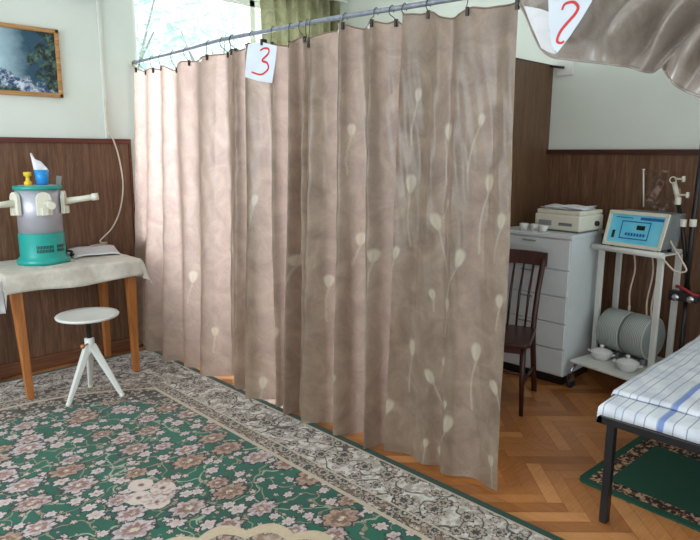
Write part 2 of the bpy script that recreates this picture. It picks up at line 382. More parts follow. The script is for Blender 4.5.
span = border(s2l((24, 34, 28)), s2l((64, 66, 48)), 31, 10, 20)
med = border(s2l((150, 120, 104)), s2l((190, 168, 148)), 41, 7, 14)
field = n.mix(n.step(md, 1.005, .995), field, s2l((206, 188, 158))); field = n.mix(n.step(md, .90, .89), field, med)
# rounded field end: superellipse
ex = n.m2('POWER', n.m2('DIVIDE', axx, .87), 2.6); ey = n.m2('POWER', n.m2('DIVIDE', n.m2('MAXIMUM', n.m2('SUBTRACT', ayy, 1.43), 0), .93), 2.6)
se = n.m2('ADD', ex, ey)
isfar = n.step(ayy, 1.42, 1.44)
col = n.mix(n.m2('MULTIPLY', n.step(se, .985, 1.01), isfar), field, span)
def band(c, lo, hi, new): 
    k = n.m2('MULTIPLY', n.step(e, hi + .001, hi - .001), n.step(e, lo - .001, lo + .001)); return n.mix(k, c, new)
col = band(col, .400, .424, s2l((196, 180, 158))); col = band(col, .322, .400, band2); col = band(col, .312, .322, s2l((196, 184, 164)))
col = band(col, .052, .312, band1); col = band(col, .040, .052, s2l((190, 178, 158))); col = band(col, -1, .040, s2l((12, 60, 46)))
col = n.mix(n.m2('MULTIPLY', n.step(wob, .35, .7), .12), col, s2l((60, 60, 60)))
n.col(col); n.b.inputs['Roughness'].default_value = .75; n.b.inputs['Sheen Weight'].default_value = .25; n.b.inputs['Sheen Roughness'].default_value = .4
n.bump(n.noise(n.coord(), 350, 2), .4, .003); M['rug'] = n.m
rb = MB().box((-RHX, -RHY, .0005), (RHX, RHY, .011)); r = obj('carpet', rb, 'rug', bevel=.003); r.location = (RCX, RCY, 0)
tag(r, 'large green floral carpet with a pale patterned border covering the near floor', 'carpet')

# small green mat
n = NT('green_mat'); tc = n.new('ShaderNodeTexCoord'); sp = n.new('ShaderNodeSeparateXYZ'); n.t.links.new(tc.outputs['Object'], sp.inputs[0])
e = n.m2('MINIMUM', n.m2('SUBTRACT', .385, n.m2('ABSOLUTE', sp.outputs[0])), n.m2('SUBTRACT', .61, n.m2('ABSOLUTE', sp.outputs[1])))
sp_ = n.noise(n.coord(), 42, 2, .6); pat = n.ramp(sp_, [(.42, s2l((40, 26, 22))), (.5, s2l((92, 62, 46))), (.56, s2l((186, 154, 120)))])
c = n.mix(n.m2('MULTIPLY', n.step(e, .039, .041), n.step(e, .111, .109)), s2l((22, 74, 56)), pat)
n.col(c); n.b.inputs['Roughness'].default_value = .95; n.bump(n.noise(n.coord(), 200, 2), .5, .003); M['mat'] = n.m
def rrect(hx, hy, r, k=5):
    o = []
    for cx, cy, a0 in ((hx - r, hy - r, 0), (-hx + r, hy - r, 90), (-hx + r, -hy + r, 180), (hx - r, -hy + r, 270)):
        for i in range(k + 1): a = math.radians(a0 + 90 * i / k); o.append((cx + r * math.cos(a), cy + r * math.sin(a)))
    return o
mt = obj('floor_mat', MB().prism(rrect(.385, .61, .05), lambda a, b_, t: (a, b_, t), .0005, .010), 'mat'); mt.location = (3.15, .60, 0); mt.rotation_euler.z = math.radians(-3)
tag(mt, 'small plain green mat with a speckled border lying under the bed', 'mat')

# ------------------------------------------------------------------ partition, junction box
p = thing('wooden_partition', 'tall brown wooden partition behind the end of the curtain and chair', 'partition', (3.6, 2.455, 0))
obj('panel', MB().box((2.75, 2.44, .02), (XW - .002, 2.47, 2.25)), 'panel2', p, world=True)
obj('top_rail', MB().box((2.75, 2.437, 2.25), (XW - .002, 2.473, 2.262)), 'chairwood', p, world=True)
jb = onX(566, 68, XW)
p = thing('junction_box', 'small white box on the wall above the partition end', 'electrical box', (XW, jb.y, jb.z))
obj('cover', MB().box((-.02, -.065, -.055), (-.001, .065, .055)), 'white', p, bevel=.004)
obj('plug', MB().tube([(-.045, .11, .02), (-.03, .0, 0)], .009, 8), 'black', p)
# dark fitting at the very top above the trunking
q = onY(83, -6, YW)
p = thing('wall_fitting', 'dark bottomed wall fitting cut off by the top edge above the picture', 'fitting', (q.x, YW, q.z))
obj('casing', MB().box((-.14, -.09, .0), (.13, -.001, .14)), 'greydark', p, bevel=.01)
obj('cover', MB().box((-.12, -.10, .02), (.11, -.09, .12)), 'grey', p, bevel=.004)

# ------------------------------------------------------------------ picture
n = NT('landscape_print'); tc = n.new('ShaderNodeTexCoord'); sp = n.new('ShaderNodeSeparateXYZ'); n.t.links.new(tc.outputs['Object'], sp.inputs[0])
u, v = sp.outputs[0], sp.outputs[2]
nz = n.noise(n.coord(), 9, 5, .65); nz2 = n.noise(n.coord((1, 1, 1), loc=(4, 0, 0)), 26, 4, .7)
sky = n.mix(n.step(n.m2('ADD', n.m2('MULTIPLY', nz, .2), n.m2('MULTIPLY', u, -1.2)), -.10, .18), s2l((34, 76, 98)), s2l((186, 220, 234)))
tr_ = n.mix(n.step(nz2, .45, .68), s2l((12, 26, 30)), s2l((92, 128, 106)))
c = n.mix(n.step(n.m2('ADD', u, n.m2('MULTIPLY_ADD', nz, .5, -.25)), .20, .25), sky, tr_)
riv = n.mix(n.step(nz2, .45, .62), s2l((38, 74, 110)), s2l((214, 226, 240)))
rmask = n.m2('ADD', n.m2('ADD', v, n.m2('MULTIPLY', u, .45)), n.m2('MULTIPLY_ADD', nz, .3, -.15))
c = n.mix(n.m2('MULTIPLY', n.step(rmask, -.05, -.08), n.step(rmask, -.19, -.15)), c, riv)
c = n.mix(n.step(rmask, -.155, -.18), c, n.mix(n.step(nz2, .4, .65), s2l((14, 34, 30)), s2l((84, 110, 104))))
n.col(c); n.b.inputs['Roughness'].default_value = .3; M['print'] = n.m
pt = thing('framed_picture', 'framed blue and green landscape picture of a forest stream hanging on the wall', 'picture', (1.405, YW, 2.22))
hx, hz = .385, .235; fb = MB()
for lo, hi in (((-hx, -.03, -hz), (-hx + .03, -.002, hz)), ((hx - .03, -.03, -hz), (hx, -.002, hz)), ((-hx, -.03, hz - .03), (hx, -.002, hz)), ((-hx, -.03, -hz), (hx, -.002, -hz + .03))): fb.box(lo, hi)
obj('frame', fb, 'goldframe', pt, bevel=.006)
obj('print', MB().box((-hx + .028, -.016, -hz + .028), (hx - .028, -.004, hz - .028)), 'print', pt)

# trunking and cord
tk = tag(obj('cable_trunking', MB().box((2.085, YW - .022, LZ + .002), (2.108, YW - .001, H)), 'white', bevel=.003), 'thin white vertical cable trunking on the wall beside the picture', 'cable trunking')
def smooth(pts, k=6):
    pts = [Vector(p) for p in pts]; o = []
    for i in range(len(pts) - 1):
        a = pts[max(i - 1, 0)]; b_ = pts[i]; c_ = pts[i + 1]; d = pts[min(i + 2, len(pts) - 1)]
        for j in range(k):
            t = j / k; o.append(.5 * ((2 * b_) + (c_ - a) * t + (2 * a - 5 * b_ + 4 * c_ - d) * t * t + (3 * b_ - a - 3 * c_ + d) * t ** 3))
    return o + [pts[-1]]
cp = [(2.096, YW - .03, LZ + .3), (2.096, YW - .03, LZ + .08)] + [tuple(onY(x, y, YY)) for x, y, YY in ((113, 139, YW - .045), (119, 158, YW - .05), (123, 185, YW - .06), (120, 210, YW - .06), (112, 228, YW - .07), (100, 241, YW - .1))] + [(2.03, 4.77, .90), (1.9, 4.77, .89)]
tag(obj('power_cord', MB().tube(smooth(cp), .006, 8), 'cord'), 'cream power cord drooping from the trunking down to the table', 'cord')

# ------------------------------------------------------------------ table, cloth
TZ = .845
TX0, TX1, TY0, TY1 = 1.12, 2.0, 4.16, 4.74
t = thing('wooden_table', 'light brown wooden table with a cloth against the panelled wall', 'table', ((TX0 + TX1) / 2, (TY0 + TY1) / 2, 0))
obj('tabletop', MB().box((TX0, TY0, TZ - .025), (TX1, TY1, TZ)), 'tablewood_x', t, True, .004)
ap = MB().box((TX0 + .06, TY0 + .04, TZ - .125), (TX1 - .06, TY0 + .06, TZ - .025)).box((TX0 + .06, TY1 - .06, TZ - .12), (TX1 - .06, TY1 - .04, TZ - .025))
ap.box((TX0 + .04, TY0 + .05, TZ - .12), (TX0 + .06, TY1 - .05, TZ - .025)).box((TX1 - .06, TY0 + .05, TZ - .12), (TX1 - .04, TY1 - .05, TZ - .025))
obj('apron', ap, 'tablewood_x', t, True, .003)
for x in (TX0 + .06, TX1 - .06):
    for y in (TY0 + .045, TY1 - .05):
        z0 = .0125
        obj('leg', MB().bar((x + (.03 if x < 1.5 else .0) - (.07 if x < 1.5 and y > 4.4 else 0), y, z0), (x - (.07 if x < 1.5 and y > 4.4 else 0), y, TZ - .027), .042, .042, .065, .06), 'tablewood', t, True, .004)
def cloth_on_table():
    mb = MB(); hangs = []
    nx, ny = 74, 34; x0, x1 = TX0 - .10, TX1 + .16; y0, y1 = TY0 - .135, TY1 - .01; vs = []
    for j in range(ny + 1):
        for i in range(nx + 1):
            x = x0 + (x1 - x0) * i / nx; y = y0 + (y1 - y0) * j / ny
            z = TZ + .004; X, Y = x, y
            ox = max(0, x - TX1 - .006) ; ol = max(0, TX0 - .006 - x); oy = max(0, TY0 - .006 - y)
            if ox > 0: X = TX1 + .008 + ox * .22 + .012 * math.sin(y * 23); z -= ox * .97
            if ol > 0: X = TX0 - .008 - ol * .1; z -= ol * .98
            if oy > 0: Y = TY0 - .009 - oy * .15 + .006 * math.sin(x * 19 + 1); z -= oy * (.93 + .07 * math.sin(x * 9))
            if ox > 0 and oy > 0: z = TZ - max(ox, oy) * .98 - .25 * min(ox, oy); X += .3 * min(ox, oy)
            if not (ox or ol or oy): z += .0025 * math.sin(x * 31 + y * 17) * math.sin(y * 41 - x * 9) + .0025
            vs.append((X, Y, z))
    fs = [(j * (nx + 1) + i, j * (nx + 1) + i + 1, (j + 1) * (nx + 1) + i + 1, (j + 1) * (nx + 1) + i) for j in range(ny) for i in range(nx)]
    return mb.add(vs, fs, True)
tag(obj('tablecloth', cloth_on_table(), 'tablecloth', fix=False, solid=.002), 'pale grey beige cloth draped over the wooden table and its front edge', 'tablecloth')
# second white cloth hanging at the left edge
mb = MB(); vs = []
for j in range(13):
    for i in range(9):
        vs.append((TX0 - .16 + .13 * i / 8, TY0 - .05 - .012 * math.sin(i * 1.3 + j * .2), TZ - .02 - .2 * j / 12))
mb.add(vs, [(j * 9 + i, j * 9 + i + 1, (j + 1) * 9 + i + 1, (j + 1) * 9 + i) for j in range(12) for i in range(8)], True)
tag(obj('white_towel', mb, 'paper', fix=False, solid=.003), 'white cloth corner hanging at the left end of the table', 'towel')

# open papers
mb = MB(); vs = []
pa = [Vector((1.66, 4.47)), Vector((1.98, 4.42)), Vector((2.06, 4.72)), Vector((1.70, 4.74))]
for j in range(7):
    for i in range(15):
        s = i / 14; tt = j / 6; q = (pa[0].lerp(pa[1], s)).lerp(pa[3].lerp(pa[2], s), tt)
        vs.append((q.x, q.y, TZ + .010 + .018 * abs(math.sin(s * PI)) ** .8 + .025 * tt * tt + .004 * math.sin(9 * s)))
mb.add(vs, [(j * 15 + i, j * 15 + i + 1, (j + 1) * 15 + i + 1, (j + 1) * 15 + i) for j in range(6) for i in range(14)], True)
tag(obj('open_magazine', mb, 'paper', fix=False, solid=.004), 'open white papers lying on the table beside the teal device', 'papers')

# ------------------------------------------------------------------ inhaler device
DX, DY = 1.462, 4.49
t = thing('inhaler_machine', 'teal and silver cylindrical inhaler machine with cream tubes on the table', 'medical device', (DX, DY, TZ + .008))
R_ = .140
obj('base', MB().lathe([(.02, 0), (.166, 0), (.168, .02), (.158, .036), (R_ + .004, .05), (R_ + .004, .205), (R_ - .002, .209)], (0, 0, 0), 48), 'teal', t)
for a0, k in ((-122, 12), (-70, 8)):
    vb = MB()
    for i in range(k):
        a = math.radians(a0 + i * 3.6); c = Vector((math.cos(a), math.sin(a), 0)); tn = Vector((-c.y, c.x, 0)); rr = R_ + .0045
        for z0, z1 in ((.082, .104), (.108, .130)):
            vb.add([c * rr - tn * .0028 + Vector((0, 0, z0)), c * rr + tn * .0028 + Vector((0, 0, z0)), c * rr + tn * .0028 + Vector((0, 0, z1)), c * rr - tn * .0028 + Vector((0, 0, z1))], [(0, 1, 2, 3)])
    obj('vent_grille', vb, 'black', t, fix=False)
obj('body', MB().lathe([(R_ - .02, .207), (R_, .209), (R_, .50), (R_ - .01, .502)], (0, 0, 0), 48), 'silver', t)
obj('rim', MB().lathe([(R_ - .02, .498), (R_ + .010, .5), (R_ + .013, .512), (R_ + .010, .524), (R_ - .015, .526), (R_ - .02, .51)], (0, 0, 0), 48), 'teal', t)
obj('lid', MB().lathe([(.01, .515), (R_ - .012, .515), (R_ - .02, .527), (.01, .529)], (0, 0, 0), 40), 'silver', t)
def bracket(ang, name, tl, up, side):
    a = math.radians(ang); c = Vector((math.cos(a), math.sin(a), 0)); tn = Vector((-c.y, c.x, 0)); zz = Vector((0, 0, 1))
    poly = []
    for i in range(13): th = PI * i / 12; poly.append((.048 * math.cos(th), .44 + .048 * math.sin(th)))
    poly = [(.048, .335)] + poly + [(-.048, .335)]
    o = obj('bracket', MB().prism(poly, lambda p_, q_, d_: c * (R_ + d_) + tn * p_ + zz * q_, .004, .03), 'offwhite', t, bevel=.004)
    f0 = c * (R_ + .03) + zz * .415 + tn * side
    obj('mouth_tube', MB().tube([f0 - c * .01, f0 + c * tl * .5 + zz * up * .5, f0 + c * tl + zz * up], [.024, .02, .02], 14).tube([f0 + c * (tl - .03) + zz * up * .85, f0 + c * (tl + .01) + zz * up], .025, 14), 'offwhite', o)
    obj('clip', MB().box((-.02, -.012, 0), (.02, .012, .05), Matrix.Translation(c * (R_ + .035) + zz * .335) @ Matrix.Rotation(a + PI / 2, 4, 'Z')), 'offwhite', o, bevel=.003)
bracket(-97, 'a', .10, -.01, .02)
bracket(-170, 'b', .16, -.01, 0)
bracket(-30, 'c', .2, .03, 0)
obj('lever', MB().bar((R_ - .012, -.02, .50), (R_ + .0, -.02, .585), .03, .008, .036, .008), 'grey', t, bevel=.002)
obj('dispenser', MB().lathe([(.022, .527), (.026, .55), (.014, .558), (.012, .585), (.024, .59), (.026, .615), (.01, .617)], (-.062, -.02, 0), 16), 'yellow', t)
t = thing('blue_cup', 'blue plastic cup holding white paper on top of the teal device', 'cup', (DX + .025, DY - .03, TZ + .008 + .531))
obj('cup', MB().lathe([(.01, 0), (.037, 0), (.046, .098), (.043, .098), (.035, .006), (.01, .005)], (0, 0, 0), 28), 'cyan', t)
pm = MB(); k = 14
for i in range(k):
    pass
pv = []
for j in range(5):
    for i in range(9):
        s = i / 8 - .5; tt = j / 4
        pv.append((s * .075 + .02 * tt * (s < 0) * -1, .012 * math.sin(s * 6) , .04 + tt * (.155 - .11 * (s + .5)) if True else 0))
pm.add(pv, [(j * 9 + i, j * 9 + i + 1, (j + 1) * 9 + i + 1, (j + 1) * 9 + i) for j in range(4) for i in range(8)], True)
t2 = tag(obj('folded_paper', pm, 'paper', fix=False, solid=.012), 'folded white paper standing in the blue cup', 'paper')
t2.location = (DX + .025, DY - .03, TZ + .008 + .545); t2.rotation_euler.z = math.radians(-40)
tag(obj('black_cable', MB().tube(smooth([(DX + .14, DY + .02, TZ + .07), (DX + .19, DY + .0, TZ + .06), (DX + .2, DY + .05, TZ + .03), (DX + .24, DY + .1, TZ + .02), (DX + .28, YW - .07, TZ + .02)]), .009, 8), 'rubber'), 'short black cable behind the teal device', 'cable')

# ------------------------------------------------------------------ stool
t = thing('white_stool', 'white metal stool with round seat and three splayed legs on the carpet', 'stool', (1.52, 3.95, .0115))
obj('seat', MB().lathe([(.01, .535), (.17, .54), (.190, .546), (.194, .556), (.189, .562), (.16, .556), (.01, .553)], (0, 0, 0), 48), 'white', t)
obj('post', MB().lathe([(.016, .36), (.016, .52), (.045, .525), (.045, .536)], (0, 0, 0), 20), 'darkclip', t)
obj('collar', MB().lathe([(.028, .30), (.031, .32), (.031, .40), (.02, .404)], (0, 0, 0), 24), 'white', t)
kn = obj('knob', MB().tube([(-.02, -.02, .37), (-.06, -.05, .37)], .006, 8).ball((-.066, -.054, .37), .016), 'brass', t)
for P in ((-.19, -.05), (.14, -.14), (.055, .19)):
    lg = obj('leg', MB().bar((P[0] * .06, P[1] * .06, .355), (P[0] * .93, P[1] * .93, .018), .05, .04, .03, .024), 'white', t, bevel=.008)
    obj('foot', MB().lathe([(.012, .0), (.017, .003), (.015, .022), (.01, .024)], (P[0] * .95, P[1] * .95, 0), 14), 'offwhite', lg)

# ------------------------------------------------------------------ curtain rod
rodp = [(2.335, YW - .002, onY(135.7, 64, YW).z)] + [tuple(onX(x, y, X)) for x, y, X in ((180, 51.5, 2.345), (220, 40.5, 2.355), (280, 28.5, 2.365), (340, 17.3, 2.37), (445, .3, 2.38))] + [(2.38, .6, 2.24), (2.38, -1.2, 2.2)]
t = thing('curtain_rod', 'long grey metal curtain rod running from the wall above the curtains', 'curtain rod', (2.335, YW, 2.28))
obj('pipe', MB().tube(smooth(rodp, 5), .0125, 12), 'steel', t, True)
obj('wall_socket', MB().lathe([(.026, -.03), (.026, 0), (.01, 0)], (rodp[0][0], YW - .001, rodp[0][2]), 20, 'y'), 'offwhite', t, True)
def rod_at(y):
    ps = smooth(rodp, 5)
    return min(ps, key=lambda q: abs(q.y - y))
def rod_z(y):
    ps = smooth(rodp, 8)
    for a, b_ in zip(ps, ps[1:]):
        if (a.y - y) * (b_.y - y) <= 0 and a.y != b_.y:
            k = (y - a.y) / (b_.y - a.y); return a.lerp(b_, k)
    return ps[-1]

# ------------------------------------------------------------------ screen curtains
LEAF = [ # px, py, scale, lean, stem length (m) ; on the curtains
 (410, 349, 1.1, .05, .2), (470, 355, 1.15, .05, .24), (429, 377, 1.0, -.5, .22), (440, 363, .6, .3, 0), (448, 424, 1.15, .25, .12), (446, 404, .55, 0, 0), (392, 405, 1.0, .25, .1), (426, 443, .65, 0, .12), (436, 454, .75, 0, .0),
 (489, 390, .95, -.5, .2), (486, 464, .75, -.2, .1), (409, 184, 1.15, .0, .26), (445, 204, .6, .3, .05), (434, 222, 1.1, -.35, .2), (484, 184, 1.0, .15, .28), (498, 222, .9, .1, .15), (459, 259, 1.15, .3, .16), (431, 295, .7, -.2, .05), (445, 306, .95, 0, .12),
 (495, 303, .8, 0, .1), (397, 253, .9, .2, .2), (367, 181, .9, 0, .2), (356, 240, .9, .1, .1), (378, 255, .9, 0, .12), (329, 281, .9, 0, .2), (362, 322, 1.0, 0, .2), (374, 401, .9, .1, .1), (321, 421, .7, 0, .12), (365, 335, .5, 0, .1),
 (236, 251, 1.1, 0, .2), (255, 310, 1.2, .1, .1), (241, 313, .9, -.2, .12), (285, 330, .9, 0, .1), (158, 264, 1.1, -.1, .12), (199, 276, 1.1, .1, .15), (178, 296, 1.2, -.2, .12), (193, 304, .8, 0, .1), (171, 220, .8, 0, .15), (206, 200, .9, .1, .15), (150, 310, 1, .1, .1),
 (445, 132, 1.0, 0, .2), (478, 120, .7, .2, .2), (350, 130, .8, 0, .2), (262, 200, .9, .1, .15), (300, 260, .9, .1, .15), (272, 380, 1, 0, .1), (345, 375, .8, .2, .14), (222, 330, .8, 0, .12), (298, 395, .9, .1, .1), (500, 420, .6, 0, .1), (415, 95, .8, .1, .2)]
LW = [(onX(a, b_, 2.36), s, l, st) for a, b_, s, l, st in LEAF]
def motif(y, z):
    best = 0
    for c, s, l, st in LW:
        dy = c.y - y; dz = z - c.z      # dy>0 : to the right in the view
        if abs(dy) > .09 or dz > .07 or dz < -.36: continue
        a, b_ = .023 * s, .047 * s
        u = dy * math.cos(l) - dz * math.sin(l); v_ = dy * math.sin(l) + dz * math.cos(l)
        wv_ = a * (1.05 + .45 * v_ / b_)
        r2 = (u / wv_) ** 2 + (v_ / b_) ** 2
        if r2 < 1: best = max(best, min(1, (1 - r2) * 1.8) * (.8 + .2 * (abs(u) > .003)))
        if st and -st - b_ < v_ < -b_ * .8:
            cu = .012 * math.sin((v_ + b_) * 14)
            if abs(u - cu) < .0042: best = max(best, .5)
    return best
def curtain(label, cols, hooks, nu, nv, Xt, Xb, amp=1.0, seed=0, hook_off=0):
    def cr(arr, f):
        i = min(int(f), len(arr) - 2); t_ = f - i
        a = arr[max(i - 1, 0)]; b_ = arr[i]; c_ = arr[i + 1]; d = arr[min(i + 2, len(arr) - 1)]
        return .5 * (2 * b_ + (c_ - a) * t_ + (2 * a - 5 * b_ + 4 * c_ - d) * t_ * t_ + (3 * b_ - a - 3 * c_ + d) * t_ ** 3)
    tops, bots, ds = [], [], []
    m_ = len(cols) - 1
    for i, (xt, yt, xb, yb, d) in enumerate(cols):
        q = onX(xt, yt, Xt[0] + (Xt[1] - Xt[0]) * i / m_); q.x += .4 * d * amp; tops.append(q)
        q = onX(xb, yb, Xb[0] + (Xb[1] - Xb[0]) * i / m_); q.x += d * amp; q.z = max(q.z, .018); bots.append(q)
        ds.append(d)
    vs = []; mo = []
    for i in range(nu + 1):
        f = i / nu * m_; T_ = cr(tops, f); B_ = cr(bots, f); B_.z = max(B_.z, .018); T_.y = min(T_.y, YW - .03); B_.y = min(B_.y, YW - .05)
        for j in range(nv + 1):
            t_ = j / nv; p_ = T_.lerp(B_, t_ ** 1.0)
            k_ = math.sin(PI * t_)
            p_.x += .006 * math.sin(f * 2.9 + t_ * 5 + seed) * k_ + .004 * math.sin(p_.z * 21 + f * 3 + seed) * math.sin(f * 4.1 + seed) * min(1, t_ * 6) * .6
            p_.y += .007 * math.sin(t_ * 6.5 + f * 1.3 + seed) * k_
            sag = 0
            p_.z -= sag
            vs.append(p_); mo.append((p_.y, p_.z))
    mb = MB().add(vs, [(i * (nv + 1) + j, (i + 1) * (nv + 1) + j, (i + 1) * (nv + 1) + j + 1, i * (nv + 1) + j + 1) for i in range(nu) for j in range(nv)], True)
    root = thing('screen_curtain', label, 'curtain', tuple(bots[len(bots) // 2] * 1.0))
    o = obj('drape', mb, 'curtain', root, True, fix=False)
    at = o.data.attributes.new('motif', 'FLOAT', 'POINT'); at.data.foreach_set('value', [motif(y, z) for y, z in mo])
    hem = [vs[i * (nv + 1) + nv] for i in range(nu + 1)]; top = [vs[i * (nv + 1)] for i in range(nu + 1)]
    obj('hem', MB().tube(top[::2], .004, 6), 'curtain', root, True)
    for h in hooks:
        i = int(h * nu); q = vs[i * (nv + 1)]; rp = rod_z(q.y)
        hb = MB(); hp = [q + Vector((0, 0, -.018)), q + Vector((-.008, 0, .008)), Vector((rp.x - .018, q.y, (q.z + rp.z) / 2)), Vector((rp.x - .018, q.y, rp.z)), Vector((rp.x, q.y, rp.z + .018)), Vector((rp.x + .018, q.y, rp.z)), Vector((rp.x + .01, q.y, rp.z - .014))]
        hb.tube(smooth(hp, 4), .0022, 6); hb.box((q.x - .008, q.y - .007, q.z - .028), (q.x + .008, q.y + .007, q.z + .008))
        obj('hook', hb, 'darkclip', root, True)
    return vs
curtain('pale curtain nearest the wall, leftmost of the row, glowing from the window', [
 (134, 68, 131, 344, 0), (141, 71, 140, 346, .05), (150, 69, 150, 350, -.02), (157, 69, 160, 354, .045), (165, 66, 169, 361, -.03), (172, 70, 177, 364, .04), (181, 62, 187, 367, -.01), (192, 61, 197, 372, .045), (205, 57, 206, 375, -.03), (215, 55, 213, 378, .0), (222, 53, 221, 377, .06), (229, 50, 229, 376, .02), (234, 49, 236, 377, .05)],
 (.02, .1, .2, .3, .44, .55, .7, .85, .97), 250, 260, (2.335, 2.36), (2.2, 2.31), 1.6, 1)
curtain('curtain behind the paper numbered 3, with bright lit folds, second from wall', [
 (231, 49, 235, 377, .0), (237, 52, 242, 387, -.03), (243, 48, 250, 390, .03), (250, 45, 255, 397, -.045), (258, 44, 265, 404, -.01), (266, 43, 273, 405, .03), (274, 44, 281, 406, -.02), (281, 45, 286, 404, .07), (288, 40, 291, 412, .06), (294, 44, 294, 423, -.05), (300, 36, 299, 424, .04), (306, 43, 304, 424, -.02), (312, 40, 310, 426, .05)],
 (.04, .28, .5, .72, .86, .95), 220, 260, (2.36, 2.37), (2.29, 2.31), 1.7, 4)
curtain('brownish folded curtain right of the 3 paper, second from the free end', [
 (309, 40, 305, 432, .02), (316, 38, 312, 431, -.05), (326, 33, 322, 433, .0), (335, 29, 332, 436, .05), (343, 24, 342, 437, -.04), (352, 27, 352, 437, .03), (360, 28, 360, 441, .05), (370, 25, 370, 447, -.02), (376, 22, 374, 452, -.045), (384, 23, 379, 454, .03), (392, 20, 385, 454, .05), (399, 25, 391, 455, .08), (407, 14, 398, 457, .06)],
 (.05, .36, .67, .83, .97), 240, 270, (2.37, 2.375), (2.31, 2.345), 1.7, 8)
curtain('widest flat curtain with pale leaf pattern at the free right end', [
 (404, 15, 387, 456, -.03), (412, 14, 397, 459, .01), (421, 14, 406, 462, .03), (432, 12, 415, 465, .0), (441, 17, 425, 470, -.02), (452, 18, 436, 476, .03), (462, 14, 444, 484, -.04), (473, 8, 453, 488, -.03), (485, 8, 464, 490, .02), (497, 6, 475, 491, .03), (509, 5, 486, 492, .0), (519, 2, 498, 491, -.01)],
 (.24, .61, .985), 250, 330, (2.375, 2.38), (2.345, 2.41), .85, 12)

# ------------------------------------------------------------------ thrown-up curtain with the paper 2
low = [(519, 3, 2.38), (526, 17, 2.375), (533, 33, 2.37), (541, 49, 2.36), (552, 57, 2.34), (566, 59, 2.33), (582, 61, 2.325), (600, 63, 2.32), (616, 65, 2.30), (630, 67, 2.33), (640, 70, 2.29), (652, 72, 2.34), (661, 66, 2.30), (666, 72, 2.33), (673, 82, 2.28), (684, 90, 2.30), (700, 96, 2.25), (720, 103, 2.3), (745, 108, 2.22), (780, 112, 2.28)]
up = list(zip([521, 536, 552, 572, 596, 618, 640, 664, 690, 712, 730, 748, 762, 778, 792, 806, 824, 846, 868, 890], range(-4, -100, -3)))
nu, nv = 190, 60; LP = smooth([onX(a, b_, X) for a, b_, X in low], 10); UPP = smooth([onX(a, b_, 2.385) for a, b_ in up], 10)
vs = []; K = len(LP)
for i in range(K):
    for j in range(nv + 1):
        t_ = j / nv; q = LP[i].lerp(UPP[i], t_); s = i / (K - 1)
        fold = math.sin(s * 42 + 1.2 * math.sin(t_ * 2.5)) * .9 + math.sin(s * 57 + t_ * 2) * .22 + math.sin(s * 15 - t_ * 3) * .5
        belly = math.sin(PI * min(1, t_ * 1.0)) * .06
        kk = min(1, s * 5) * min(1, .12 + t_ * 3) * (.4 + .6 * math.sin(PI * (.12 + .8 * t_)))
        q.x -= belly * min(1, s * 4) - fold * .07 * kk
        q.z += fold * .006 * kk
        vs.append(q)
mb = MB().add(vs, [(i * (nv + 1) + j, (i + 1) * (nv + 1) + j, (i + 1) * (nv + 1) + j + 1, i * (nv + 1) + j + 1) for i in range(K - 1) for j in range(nv)], True)
rt = thing('gathered_curtain', 'bunched curtain thrown up over the rod at top right, sagging in folds', 'curtain', (2.36, 1.0, 1.9))
obj('drape', mb, 'swag', rt, True, fix=False)
obj('hem', MB().tube([vs[i * (nv + 1)] for i in range(0, K, 2)], .005, 6), 'swag', rt, True)
# a turned-over pale corner at its left end
cs = [(524, 6), (531, 7), (541, 9), (549, 12)], [(529, 20), (536, 24), (544, 27), (549, 30)], [(536, 36), (541, 36), (547, 38), (552, 42)], [(541, 48), (546, 51), (551, 53), (556, 54)]
vs2 = [onX(a, b_, 2.295 - .012 * math.sin(i_ * 1.4)) for i_, row in enumerate(cs) for a, b_ in row]
obj('lining_corner', MB().add(vs2, [(r_ * 4 + c_, r_ * 4 + c_ + 1, (r_ + 1) * 4 + c_ + 1, (r_ + 1) * 4 + c_) for r_ in range(3) for c_ in range(3)], True), 'paper', rt, True, fix=False)

def ribbon(pts, X, wd):
    pts = smooth([onX(a, b_, X) for a, b_ in pts], 6); vs = []
    for i, p_ in enumerate(pts):
        d = (pts[min(i + 1, len(pts) - 1)] - pts[max(i - 1, 0)]); d.x = 0; d.normalize(); nn = Vector((0, -d.z, d.y)); ww = wd * (.75 + .35 * math.sin(i / len(pts) * PI))
        vs += [p_ + nn * ww, p_ - nn * ww]
    return MB().add(vs, [(2 * i, 2 * i + 1, 2 * i + 3, 2 * i + 2) for i in range(len(pts) - 1)])
def sign(label, poly, X, strokes, sw, clip):
    P3 = [onX(a, b_, X) for a, b_ in poly]; c = sum(P3, Vector()) / len(P3)
    r_ = thing('number_sheet', label, 'paper sign', tuple(c))
    obj('sheet', MB().add(P3 + [p_ + Vector((.0015, 0, 0)) for p_ in P3], [tuple(range(len(P3))), tuple(range(2 * len(P3) - 1, len(P3) - 1, -1))] + [(i, (i + 1) % len(P3), (i + 1) % len(P3) + len(P3), i + len(P3)) for i in range(len(P3))]), 'signpaper', r_, True)
    obj('numeral', ribbon(strokes, X - .0015, sw), 'red', r_, True, fix=False)
    q = onX(clip[0], clip[1], X)
    if clip[1] > 0: obj('clip', MB().box((X - .006, q.y - .009, q.z - .012), (X + .03, q.y + .009, q.z + .022)), 'black', r_, True)
sign('white paper sheet with a red handwritten 3 clipped on the curtain', [(248, 44), (262, 42), (277, 46), (275, 64), (272, 83), (258, 81), (245, 77), (246, 60)], 2.305,
     [(260, 50.5), (264, 48.3), (268.5, 49), (268, 54), (262, 60.4), (267, 63), (268, 69), (261, 74.5), (251.5, 72)], .0058, (262, 43))
